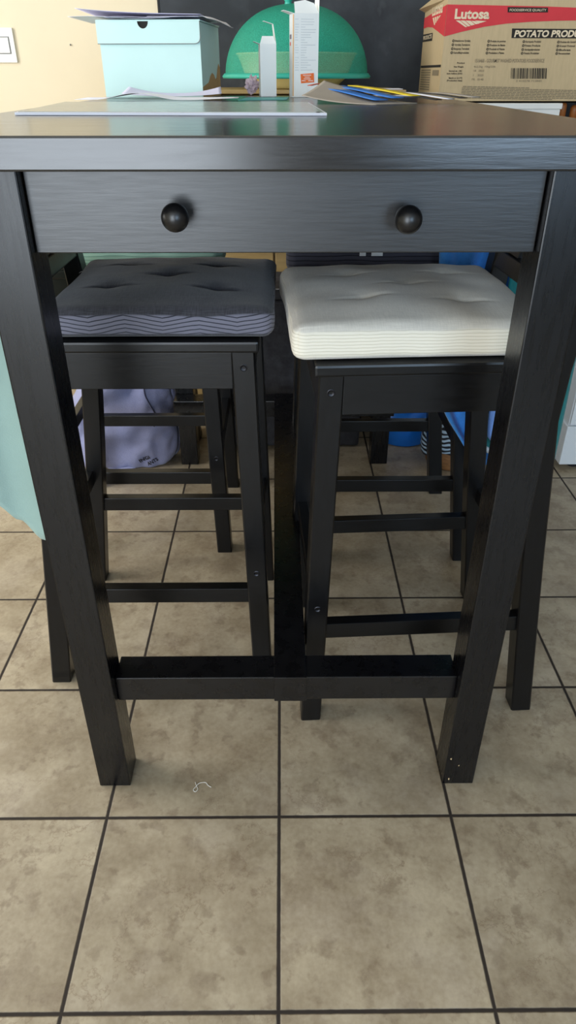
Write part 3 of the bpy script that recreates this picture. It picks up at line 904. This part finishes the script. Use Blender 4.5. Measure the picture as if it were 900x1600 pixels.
# papers in front of the mint box
sheet('pale lilac paper sheet arched up from the tabletop in front of mint box', [xy(116, 156.5), xy(372, 157), (-.095, 1.83), (-.43, 1.80)],
      lambda u, v: TZ+.001+.0125*math.sin(PI*min(1, max(0, (u-.12)/.52)))**2*(1-.35*v)+.0035*smoothstep(.7, 1, u)*(1-v)+.004*v, M['paper'], group='loose papers on the tabletop')
sheet('lilac paper sheet with curled ends leaning against mint box', [(-.36, 1.835), (-.135, 1.835), (-.140, 1.880), (-.35, 1.880)],
      lambda u, v: TZ+.0065+.013*(abs(u-.5)*2)**2.2*(.4+.6*v)+.005*v, M['paper_lilac'], group='loose papers on the tabletop')
sheet('small teal card lying flat beside the white cartons', [xy(372, 157.2), xy(448, 156.5), xy(452, 152.5), xy(388, 152.5)],
      lambda u, v: TZ+.0008, M['teal_paper'], name='teal_card', cat='card', th=.0008)
wp = MB()
sheet('white sheet standing for the glint on the far table edge near brochures', [(.06, 2.085), (.345, 2.085), (.345, 2.14), (.06, 2.14)], lambda u, v: TZ+.0012, M['paper'], group='loose papers on the tabletop', th=.0016)  # added sheet imitating the glint along the table's far edge
sheet('white sheet standing for the pale sideboard edge beside the yellow bowl', [(.17, 2.425), (.36, 2.425), (.36, 2.52), (.245, 2.52)], lambda u, v: SZ+.0018, M['paper'], th=.0024)  # added sheet in place of the pale line along the sideboard edge
for (px, py) in ((177, 177.5), (184, 160.5)):
    p = at_z(px, py, TZ)
    if py > 170:
        tag(MB().lathe([(0, 0), (.0022, .0003), (.0018, .0016), (0, .0022)], 8, Matrix.Translation(p+Vector((0, 0, .0002)))).build('crumb', M['brown_wood'], smooth=True), 'brown crumb on the tabletop in front of the grey board', 'crumb')

# mint file box
mb_ = thing('file_box', 'mint green lidded cardboard box with thumb hole on the table end', 'box', (-.287, 2.04, TZ0), math.radians(-5))
W2, D2, ZT = .1155, .130, 1.2014-TZ0
def mintside(s_): return s_
bx = MB()
t_ = .003
bx.box(-W2, W2, -D2, -D2+t_, 0, ZT-.004); bx.box(-W2, W2, D2-t_, D2, 0, ZT-.004)
bx.box(-W2, -W2+t_, -D2+t_, D2-t_, 0, ZT-.004); bx.box(W2-t_, W2, -D2+t_, D2-t_, 0, ZT-.004); bx.box(-W2, W2, -D2, D2, 0, .003)
bx.build('body', M['mint'], mb_)
lid = MB()
lid.box(-W2-.004, W2+.002, -D2-.003, D2+.003, ZT-.003, ZT, .0005)
# front flap with rounded lower corners and a half-round thumb hole
xc = -.012; fl = []
def flap_pts():
    l, r_, top, bot = -W2-.004, W2+.001, ZT-.003, ZT-.0450
    pts = [(l, top), (l, bot)]
    rr = .012
    for k in range(7):
        a = -PI/2+k*PI/12; pts.append((r_-rr+rr*math.cos(a), bot+rr+rr*math.sin(a)))
    pts.append((r_, top))
    for k in range(11):
        a = -k*PI/10; pts.append((xc+.0125*math.cos(a), top+.0125*1.1*math.sin(a)))
    return pts
lid.poly([(x, -D2-.0034, z) for x, z in flap_pts()], (0, 1, 0), .0022)
lid.box(-W2-.004, -W2-.0015, -D2-.003, D2, ZT-.042, ZT-.003)
ld = lid.build('lid', M['mint'], mb_)
MB().poly([(xc+.0130*math.cos(-k*PI/12), -D2-.0004, ZT-.003+.0145*math.sin(-k*PI/12)) for k in range(13)], (0, -1, 0), .0006).build('thumb_hole_shade', M['hole_shade'], ld)  # dark disc painting the shade inside the hole
ol = MB()
fp = flap_pts()[1:10]
ol.tube([(x, -D2-.0036, z) for x, z in fp], .0007, 5)
ol.build('flap_edge', M['outline'], ld)
pt = MB()
prof = [(.130-.004, .0), (.130-.004, .062), (.105, .070), (.086, .058), (.070, .040), (.050, .036), (.030, .046), (.005, .050), (-.02, .044), (-.05, .030), (-.09, .026), (-.126, .022), (-.126, 0)]
pt.poly([(W2+.0003, y_, z_+.001) for y_, z_ in prof], (1, 0, 0), .0004)
pt.build('torn_patch', M['card'], mb_)
# papers on its lid; the duller tint of two paints in their shade
zl = 1.2020
sheet('white paper curled up at one end, topmost on the mint box lid', [(-.460, 1.915), (-.180, 1.900), (-.165, 2.10), (-.44, 2.13)],
      lambda u, v: zl+.0075+.007*(1-u)**3*(1-v*.5)+.006*(1-v)*(1-u*.4)-.002*u, M['paper_lilac'], group='papers on the mint box lid')
sheet('white paper drooping over one side of the mint box lid', [(-.300, 1.912), (-.160, 1.900), (-.118, 2.10), (-.29, 2.13)],
      lambda u, v: zl+.0055-.012*smoothstep(.88, 1, u)*(.4+.6*v)+.0015*math.sin(5*v), M['paper'], group='papers on the mint box lid')
sheet('creased white paper lowest on the mint box lid sticking out towards light switch', [(-.480, 1.925), (-.250, 1.905), (-.24, 2.08), (-.47, 2.12)],
      lambda u, v: zl+.0025+.0015*math.sin(7*u)+.003*(1-u)*(1-v), M['paper'], group='papers on the mint box lid')
sheet('shade-tinted white paper in the middle of the pile on the mint box lid', [(-.395, 1.908), (-.185, 1.896), (-.18, 2.09), (-.38, 2.12)],
      lambda u, v: zl+.0042+.0008*math.sin(9*u), M['paper_lilac'], group='papers on the mint box lid')

# cartons
def carton(label, loc, rot, w_, d_, h_, flaps, name='carton'):
    t = thing(name, label, 'carton', loc, rot)
    c = MB(); k = .0012
    c.box(-w_/2, w_/2, -d_/2, -d_/2+k, 0, h_); c.box(-w_/2, w_/2, d_/2-k, d_/2, 0, h_)
    c.box(-w_/2, -w_/2+k, -d_/2+k, d_/2-k, 0, h_); c.box(w_/2-k, w_/2, -d_/2+k, d_/2-k, 0, h_); c.box(-w_/2, w_/2, -d_/2, d_/2, 0, k)
    body = c.build('body', M['carton'], t)
    for f_ in flaps:
        MB().poly(f_[0], f_[1], .0007).build('flap', M['carton'], t)
    return t, body
p0 = at_z(416, 151.5, TZ)
w_ = .040; hh = .1105
sc_, body = carton('small plain white carton with open flaps on the tabletop', (p0.x+.004, p0.y+.013, TZ0), math.radians(10), w_, .026, hh,
    [([(-w_/2, -.013, hh), (w_/2, -.013, hh), (w_/2-.006, -.004, hh+.016), (-w_/2+.007, -.004, hh+.016)], (0, .3, -.9)),
     ([(w_/2, -.013, hh), (w_/2, .013, hh), (w_/2-.006, .008, hh+.040), (w_/2-.006, -.008, hh+.040)], (-1, 0, 0)),
     ([(w_/2-.006, -.008, hh+.040), (w_/2-.006, .008, hh+.040), (w_/2-.030, .006, hh+.046), (w_/2-.028, -.006, hh+.046)], (0, 0, -1)),
     ([(-w_/2, -.013, hh), (-w_/2, .013, hh), (-w_/2-.014, .010, hh+.005), (-w_/2-.014, -.009, hh+.005)], (0, 0, -1))], 'small_carton')
p0 = at_z(477, 152.5, TZ)
mw, md, mh = .0605, .045, .168
mc = None
rotm = math.radians(12)
mc, body = carton('tall white medicine carton with orange sticker and fine print', (p0.x-.004, p0.y+.024, TZ0), rotm, mw, md, mh,
    [([(-mw/2+.003, -md/2, mh), (mw/2, -md/2, mh), (mw/2-.010, -md/2+.012, mh+.020), (mw/2-.030, -md/2+.016, mh+.026), (-mw/2+.004, -md/2+.014, mh+.022)], (0, .3, -.9)),
     ([(mw/2, -md/2, mh), (mw/2, md/2, mh), (mw/2+.002, md/2-.004, mh+.050), (mw/2+.002, -md/2+.006, mh+.050)], (-1, 0, 0)),
     ([(-mw/2, -md/2, mh), (-mw/2, md/2, mh), (-mw/2-.022, md/2-.006, mh+.006), (-mw/2-.022, -md/2+.008, mh+.006)], (0, 0, -1))], 'medicine_carton')
MB().box(-mw/2-.0006, -mw/2-.0001, -md/2+.006, md/2-.001, .003, mh-.002).build('printed_side', M['carton_side'], mc)
MB().box(-mw/2-.0008, -mw/2+.0004, -md/2-.0004, -md/2+.0065, .003, mh-.002).build('orange_strip', M['carton_edge'], mc)
st = MB(); st.box(-.0165, .0165, -.00035, 0, -.0095, .0095, .0001)
st.bm.transform(Matrix.Translation((.004, -md/2-.0002, .040)) @ Matrix.Rotation(-.07, 4, 'Y'))
so = st.build('sticker', M['orange'], mc)
sl = MB()
for k, (a_, b_) in enumerate(((-.011, .009), (-.007, .006), (-.009, .008), (-.014, -.004), (.002, .014))):
    sl.box(.004+a_, .004+b_, -md/2-.0009, -md/2-.0006, .0455-min(k, 3)*.0038, .0467-min(k, 3)*.0038)
sl.build('sticker_print', M['carton'], so)
fp_ = MB(); rn = random.Random(5)
for k in range(21):
    z = mh-.012-k*.0050
    if k not in (1, 9, 14):
        fp_.box(-.027, -.027+rn.uniform(.005, .010), -md/2-.0003, -md/2-.0001, z, z+.0011)
    fp_.box(-.013, -.013+rn.uniform(.010, .038), -md/2-.0003, -md/2-.0001, z, z+.0012)
fp_.build('fine_print', M['pale_text'], mc)
sd = MB(); sd.box(-mw/2-.0009, -mw/2-.0006, -.002, .016, mh-.049, mh-.040); sd.build('brand_print', M['paper_ink'], mc)
sd = MB(); sd.box(-mw/2-.0009, -mw/2-.0006, .004, .015, mh-.062, mh-.055); sd.build('red_print', M['red_text'], mc)

# crumpled tissue
bmx = bmesh.new(); bmesh.ops.create_icosphere(bmx, subdivisions=4, radius=.019)
for v in bmx.verts:
    n = v.co.normalized()
    k = 1+.45*mnoise.noise(n*2.1)+.35*mnoise.noise(n*5+Vector((3, 1, 2)))
    v.co = Vector((n.x*.016, n.y*.015, n.z*.019))*k
mz_ = min(v.co.z for v in bmx.verts)
pp = at_z(394, 149.3, TZ)
tm = MB(); tm.bm.free(); tm.bm = bmx
tm.bm.transform(Matrix.Translation((pp.x, pp.y+.02, TZ0-mz_)))
tag(tm.build('crumpled_tissue', M['tissue'], smooth=False, loc=(pp.x, pp.y+.02, TZ0)), 'crumpled pinkish tissue beside the small plain carton', 'tissue')

# yellow bowl and teal mesh cover on the sideboard
bc0 = at_d(463, 130, 2.640); cxb, cyb = bc0.x, 2.640
bw = thing('bowl', 'yellow plastic bowl under the teal mesh cover', 'bowl', (cxb, cyb, SZ))
BM_ = Matrix.Translation((cxb, cyb, SZ+.0005))
MB().lathe([(0, 0), (.115, 0), (.128, .004), (.160, .030), (.186, .090), (.192, .092), (.190, .095), (.182, .092), (.156, .032), (.122, .008), (0, .006)], 56, BM_).build('bowl_body', M['yellow'], bw, smooth=True, world=True)
fcv = thing('food_cover', 'teal domed mesh food cover over the yellow bowl', 'food cover', (cxb, cyb, SZ))
dz0, dzt, RD = SZ+.034, 1.280, .226
prof = []
for k in range(19):
    a = k*PI/36
    rr = RD*(math.cos(a)**.86 if k < 18 else 0)
    prof.append((rr, dz0+(dzt-dz0)*math.sin(a)**1.02))
DM = Matrix.Translation((cxb, cyb, 0))
dm = MB().lathe(prof, 72, DM).build('mesh_dome', M['dome'], fcv, smooth=True, world=True)
MB().lathe([(RD-.006, dz0+.006), (RD+.003, dz0+.008), (RD+.010, dz0), (RD+.008, dz0-.006), (RD-.004, dz0-.004), (RD-.006, dz0+.006)], 72, DM).build('rim', M['teal_rim'], fcv, smooth=True, world=True)
MB().lathe([(.012, dzt-.004), (.010, dzt+.006), (.016, dzt+.012), (.014, dzt+.020), (0, dzt+.022)], 20, Matrix.Translation((cxb-.026, cyb, 0))).build('grip', M['teal_rim'], fcv, smooth=True, world=True)

# brochures at the far right
gL = at_z(478, 142, TZ+.02)
def zb1(u, v): return TZ+.0012+.024*v**1.3*(1-u)**1.2+.012*(1-u)**2.5+.0015*math.sin(6*u)*v
sheet('taupe brochure with upturned edge, largest of the leaflets', [(.040, 1.62), (.175, 1.50), (.265, 1.58), (.090, 1.74)], zb1, M['leaf_grey'], name='brochure', cat='brochure', th=.0016)
def strip(label, pa, pb, wd, m, lift, name='leaflet', za=.020, zb=.004):
    A = Vector(pa); B = Vector(pb); t_ = (B-A); n = Vector((-t_.y, t_.x, 0)).normalized()*wd
    c = [A-n, B-n, B+n, A+n]
    return sheet(label, [(q.x, q.y) for q in c], lambda u, v: TZ+lift+za*(1-u)**1.5+zb*u+.004*math.sin(PI*u), m, name=name, cat='leaflet', th=.0014, nu=16, nv=3)
G = 'coloured leaflets fanned on the brochure'
strip('inner blue leaflet strip next to the yellow one', (.118, 1.735, 0), (.226, 1.575, 0), .016, M['leaf_blue'], .0062, za=.022)
strip('outer blue leaflet strip on the taupe brochure', (.090, 1.720, 0), (.192, 1.560, 0), .016, M['leaf_blue'], .0030, za=.023)
strip('bright yellow leaflet strip fanned beside the blue ones', (.152, 1.750, 0), (.262, 1.590, 0), .014, M['leaf_yellow'], .0092, za=.019)
strip('dull red leaflet lying at the back of taupe brochure', (.060, 1.765, 0), (.120, 1.800, 0), .008, M['leaf_red'], .026, za=.002, zb=.002)
for k, (m_, lb_, x_) in enumerate(((M['leaf_dark'], 'black leaflet strip next to the yellow leaflet', 0), (M['paper'], 'white leaflet strip between two black ones', 1), (M['leaf_dark'], 'black leaflet strip nearest the potato carton', 2), (M['leaf_grey'], 'grey leaflet strip reaching towards the table edge', 3))):
    strip(lb_, (.190+.030*x_, 1.740-.006*x_, 0), (.310+.022*x_, 1.600-.012*x_, 0), .010, m_, .0020+.0018*x_, za=.017-.003*x_)
pl = at_z(590, 141.5, TZ+.022)
tag(MB().lathe([(0, 0), (.020, 0), (.022, .003), (.020, .007), (0, .008)], 28, Matrix.Translation((.180, 1.93, TZ0))).build('lens_cap', M['lens'], smooth=True, loc=(.180, 1.93, TZ0)),
    'round black glossy cap lying behind the coloured leaflets', 'cap')

# ================================================================== potato carton
LD_ = 2.395
pc = thing('cardboard_box', 'large brown potato carton with red printed band', 'carton', (.74, 2.57, tz))
X0 = at_d(686, 140, LD_).x; X1 = X0+.56; Zb = tz+.0008
Zt = at_d(703, -3, LD_).z
Yb = at_x(655, 130, X0).y
Yb = min(Yb, 2.865)
cb = MB(); k = .004
cb.box(X0, X1, LD_, LD_+k, Zb, Zt); cb.box(X0, X1, Yb-k, Yb, Zb, Zt); cb.box(X0, X0+k, LD_+k, Yb-k, Zb, Zt); cb.box(X1-k, X1, LD_+k, Yb-k, Zb, Zt); cb.box(X0, X1, LD_, Yb, Zb, Zb+k)
cb.build('body', M['lutosa_card'], pc, world=True)
MB().poly([(X0, LD_, Zt), (X1, LD_, Zt), (X1-.01, LD_+.10, Zt+.055), (X0+.01, LD_+.10, Zt+.055)], (0, 1, 0), .004).build('flap', M['lutosa_card'], pc, world=True)
MB().poly([(X0, LD_+.01, Zt), (X0, Yb, Zt-.012), (X0-.022, Yb-.01, Zt-.004), (X0-.008, LD_+.05, Zt+.02)], (1, 0, .2), .004).build('flap', M['lutosa_card'], pc, world=True)
F = lambda x, y: at_d(x, y, LD_)
yo = LD_-.0006
def front_poly(pix, dy=0.0):
    return [(max(X0+.0002, min(X1, F(x, y).x)), yo-dy, F(x, y).z) for x, y in pix]
band = MB()
lower = [(686, 57), (720, 50), (756, 42), (790, 37), (830, 34), (870, 32.5), (900, 32), (985, 32)]
upper = [(985, 14.5), (900, 12), (850, 10), (800, 9), (750, 8), (686, 7)]
band.poly(front_poly(lower+upper), (0, -1, 0), .0003)
# side band
def side_pt(y_, z_): return (X0-.0005, y_, z_)
zc1 = F(690, 57).z; zt1 = F(690, 7).z
dd = Yb-LD_
band.poly([side_pt(LD_, zc1), side_pt(LD_+dd*.25, zc1+.014), side_pt(LD_+dd*.55, zc1+.030), side_pt(LD_+dd*.8, zc1+.035), side_pt(Yb, zc1+.034), side_pt(Yb, zt1-.012), side_pt(LD_, zt1)], (-1, 0, 0), .0003)
band.build('red_band', M['red_ink'], pc, world=True)
pl_ = MB(); pl_.poly(front_poly([(793, 19.5), (793, 11), (856, 12), (856, 19.5)], .0006), (0, -1, 0), .0002); pl_.build('black_banner', M['black_ink'], pc, world=True); pl_ = MB()
pl_.poly(front_poly([(799, 59.5), (800, 44.5), (985, 46), (985, 60.5)], .0002), (0, -1, 0), .0002); pl_.build('black_banner', M['black_ink'], pc, world=True); pl_ = MB()
pl_.poly([side_pt(LD_+dd*.52, zc1-.004), side_pt(LD_+dd*.99, zc1-.002), side_pt(LD_+dd*.99, zc1+.018), side_pt(LD_+dd*.52, zc1+.016)], (-1, 0, 0), .0003); pl_.build('black_banner', M['black_ink'], pc, world=True); pl_ = MB()
pl_.poly([side_pt(LD_+dd*.02, F(690, 101).z), side_pt(LD_+dd*.98, F(690, 101).z), side_pt(LD_+dd*.98, F(690, 105).z), side_pt(LD_+dd*.02, F(690, 105).z)], (-1, 0, 0), .0003)
pl_.build('black_bar', M['black_ink'], pc, world=True)
ux, uz = Vector((1, 0, 0)), Vector((0, 0, 1))
def ftext(mb, s, xl, yb_, xr, ytop, bold=.02, dy=.001, shear=0.0):
    o_ = F(xl, yb_); w__ = F(xr, yb_).x-o_.x; h__ = F(xl, ytop).z-o_.z
    put_text(mb, s, (o_.x, LD_-dy, o_.z), ux, uz, h__, w__, bold, shear)
lt = MB()
ftext(lt, 'Lutosa', 710, 29, 764, 14, .035, .0012)
lt.build('brand_name', M['buff_ink'], pc, world=True); lt = MB()
ftext(lt, 'FOODSERVICE QUALITY', 796, 17.5, 853, 13.8, .01, .0016)
lt.build('quality_line', M['buff_ink'], pc, world=True); lt = MB()
ftext(lt, 'POTATO PRODUCTS', 803, 57.5, 929, 47.5, .04, .0014, .12)
lt.build('product_line', M['buff_ink'], pc, world=True); lt = MB()
# fan of five stripes under the name
for (a0, a1, b0, b1) in (((712, 32), (727, 42.5), (718, 32), (730, 42)), ((719, 32), (731, 41.5), (726, 32.2), (735, 40.5)), ((727, 32.2), (736, 40), (735, 32.5), (742, 38.5)), ((736, 32.6), (743, 38), (742, 33), (749, 36.8)), ((742, 32.2), (748, 36.4), (760, 33), (752, 35.6))):
    lt.poly([(F(*q).x, LD_-.0012, F(*q).z) for q in (a0, a1, b1, b0)], (0, -1, 0), .0002)
lt.build('stripe_emblem', M['buff_ink'], pc, world=True); lt = MB()
# same mark on the side face
put_text(lt, 'Lutosa', (X0-.0010, LD_+dd*.62, zc1+.060), (0, -1, 0), uz, .028, dd*.46, .03)
lt.build('brand_name', M['buff_ink'], pc, world=True); lt = MB()
for k in range(4):
    ya = LD_+dd*(.58-.10*k)
    lt.poly([(X0-.0010, ya, zc1+.054), (X0-.0010, ya-dd*.07, zc1+.054), (X0-.0010, LD_+dd*(.44-.05*k), zc1+.036+.004*k), (X0-.0010, LD_+dd*(.47-.05*k), zc1+.034+.004*k)], (-1, 0, 0), .0002)
lt.build('stripe_emblem', M['buff_ink'], pc, world=True); lt = MB()
put_text(lt, 'PRODUCTS', (X0-.0010, LD_+dd*.97, zc1+.003), (0, -1, 0), uz, .010, dd*.42, .03)
lt.build('product_line', M['buff_ink'], pc, world=True)
it = MB()
rows = [['Bramborove Vyrobky', 'Vyrobky Zemiakove', 'Burgonya Termekek', 'Kartoffelprodukte'],
        ['Produits de pommes', 'Produtos de Batata', 'Prodotti di Patate', 'Produktos z Patata'],
        ['Kartopelu Produkti', 'Potato Products', 'Aardappelproducten', 'Potatis Produkter'],
        ['Produse din Cartofi', 'Krumpir Proizvodi', 'Bulves', 'Perunatuotteet']]
xs_ = [707, 762, 817, 871]
for c in range(4):
    it = MB()
    for r_ in range(4):
        x_ = xs_[c]-r_*.9; y_ = 63.8+6.2*r_+.7*c*(.9 if r_ < 3 else .6)
        ftext(it, rows[c][r_], x_+4, y_+1.4, x_+4+(24 if c != 3 or r_ < 2 else 18), y_-1.6, .025)
        o_ = F(x_+1.3, y_)
        it.lathe([(.0034, 0), (.0034, .0004), (.0016, .0004), (.0016, 0), (.0034, 0)], 10, Matrix.Translation((o_.x, LD_-.0006, o_.z)) @ Matrix.Rotation(PI/2, 4, 'X'))
    it.build('language_list', M['black_ink'], pc, world=True)
it = MB()
for s_, x_, y_, w__ in (('Product', 714, 99.5, 12), ('Net Weight', 709, 105.5, 15), ('Stored at -18C', 701, 112, 21), ('best before (DD)', 698, 116, 24), ('Batch nr (LOT)', 701, 123, 21), ('(Production date)', 698, 127, 24)):
    ftext(it, s_, x_, y_, x_+w__, y_-2.4, .025)
it.build('field_names', M['black_ink'], pc, world=True); it = MB()
bar_x = 798; rb_ = random.Random(3)
while bar_x < 853:
    wv = rb_.choice((.6, .8, 1.2, 1.8))
    it.poly(front_poly([(bar_x, 123), (bar_x+.6, 106.5), (bar_x+wv+.6, 106.5), (bar_x+wv, 123)], .0002), (0, -1, 0), .0002)
    bar_x += wv+rb_.choice((.7, .9, 1.4))
it.build('barcode', M['black_ink'], pc, world=True)
gt = MB()
ftext(gt, '1516468 - GOURMET WASHED POTATOES FOODSERVICE', 742, 97.5, 850, 92, .015)
ftext(gt, '4x2,5kg  10kg/22lb', 740, 105.5, 774, 102.5, .01)
for s_, x_, y_, w__ in (('18   2023', 740, 112, 16), ('1    2025', 739, 119, 16), ('FR   0148', 737, 125.5, 18), ('5 410278 712845', 806, 128, 40)):
    ftext(gt, s_, x_, y_, x_+w__, y_-3, .012)
rn = random.Random(11)
for k in range(8):
    x_ = 722-k*.35 + (0 if k else 1); y_ = 135+k*2.5
    xe = 830 if k == 0 else (866 if k == 7 else 985)
    while x_ < xe-4:
        w__ = rn.uniform(3, 9)
        yy = y_+(x_-722)*.022
        gt.poly(front_poly([(x_, yy+.75), (x_, yy-.55), (min(x_+w__, xe), yy-.5), (min(x_+w__, xe), yy+.8)], .0002), (0, -1, 0), .0002)
        x_ += w__+rn.uniform(.6, 1.2)
gt.build('faded_print', M['grey_ink'], pc, world=True)
# side label block
sl_ = MB()
za, zb_ = F(690, 105.5).z, F(690, 143).z
for k in range(9):
    z = za-.004-k*.0065
    sl_.poly([(X0-.0008, LD_+dd*.45, z), (X0-.0008, LD_+dd*.93, z), (X0-.0008, LD_+dd*.93, z-.0035), (X0-.0008, LD_+dd*.45, z-.0035)], (-1, 0, 0), .0002)
sl_.poly([(X0-.0008, LD_+dd*.08, za-.006), (X0-.0008, LD_+dd*.36, za-.006), (X0-.0008, LD_+dd*.36, za-.02), (X0-.0008, LD_+dd*.08, za-.02)], (-1, 0, 0), .0002)
sl_.build('side_label', M['grey_ink'], pc, world=True)

# ------------------------------------------------------------------ lint on the floor
lp = [(305, 1222), (307, 1228), (309, 1233), (305, 1237), (302, 1234), (306, 1229), (311, 1224), (317, 1222.5), (322, 1223), (325, 1227), (330, 1230)]
pts = [at_z(x, y, .0012) for x, y in lp]
sm_ = [path_pt([tuple(p) for p in pts], i/60) for i in range(61)]
tag(MB().tube(sm_, .0006, 5).build('lint_thread', M['thread'], smooth=True), 'curly white thread of lint lying on a beige floor tile', 'thread')
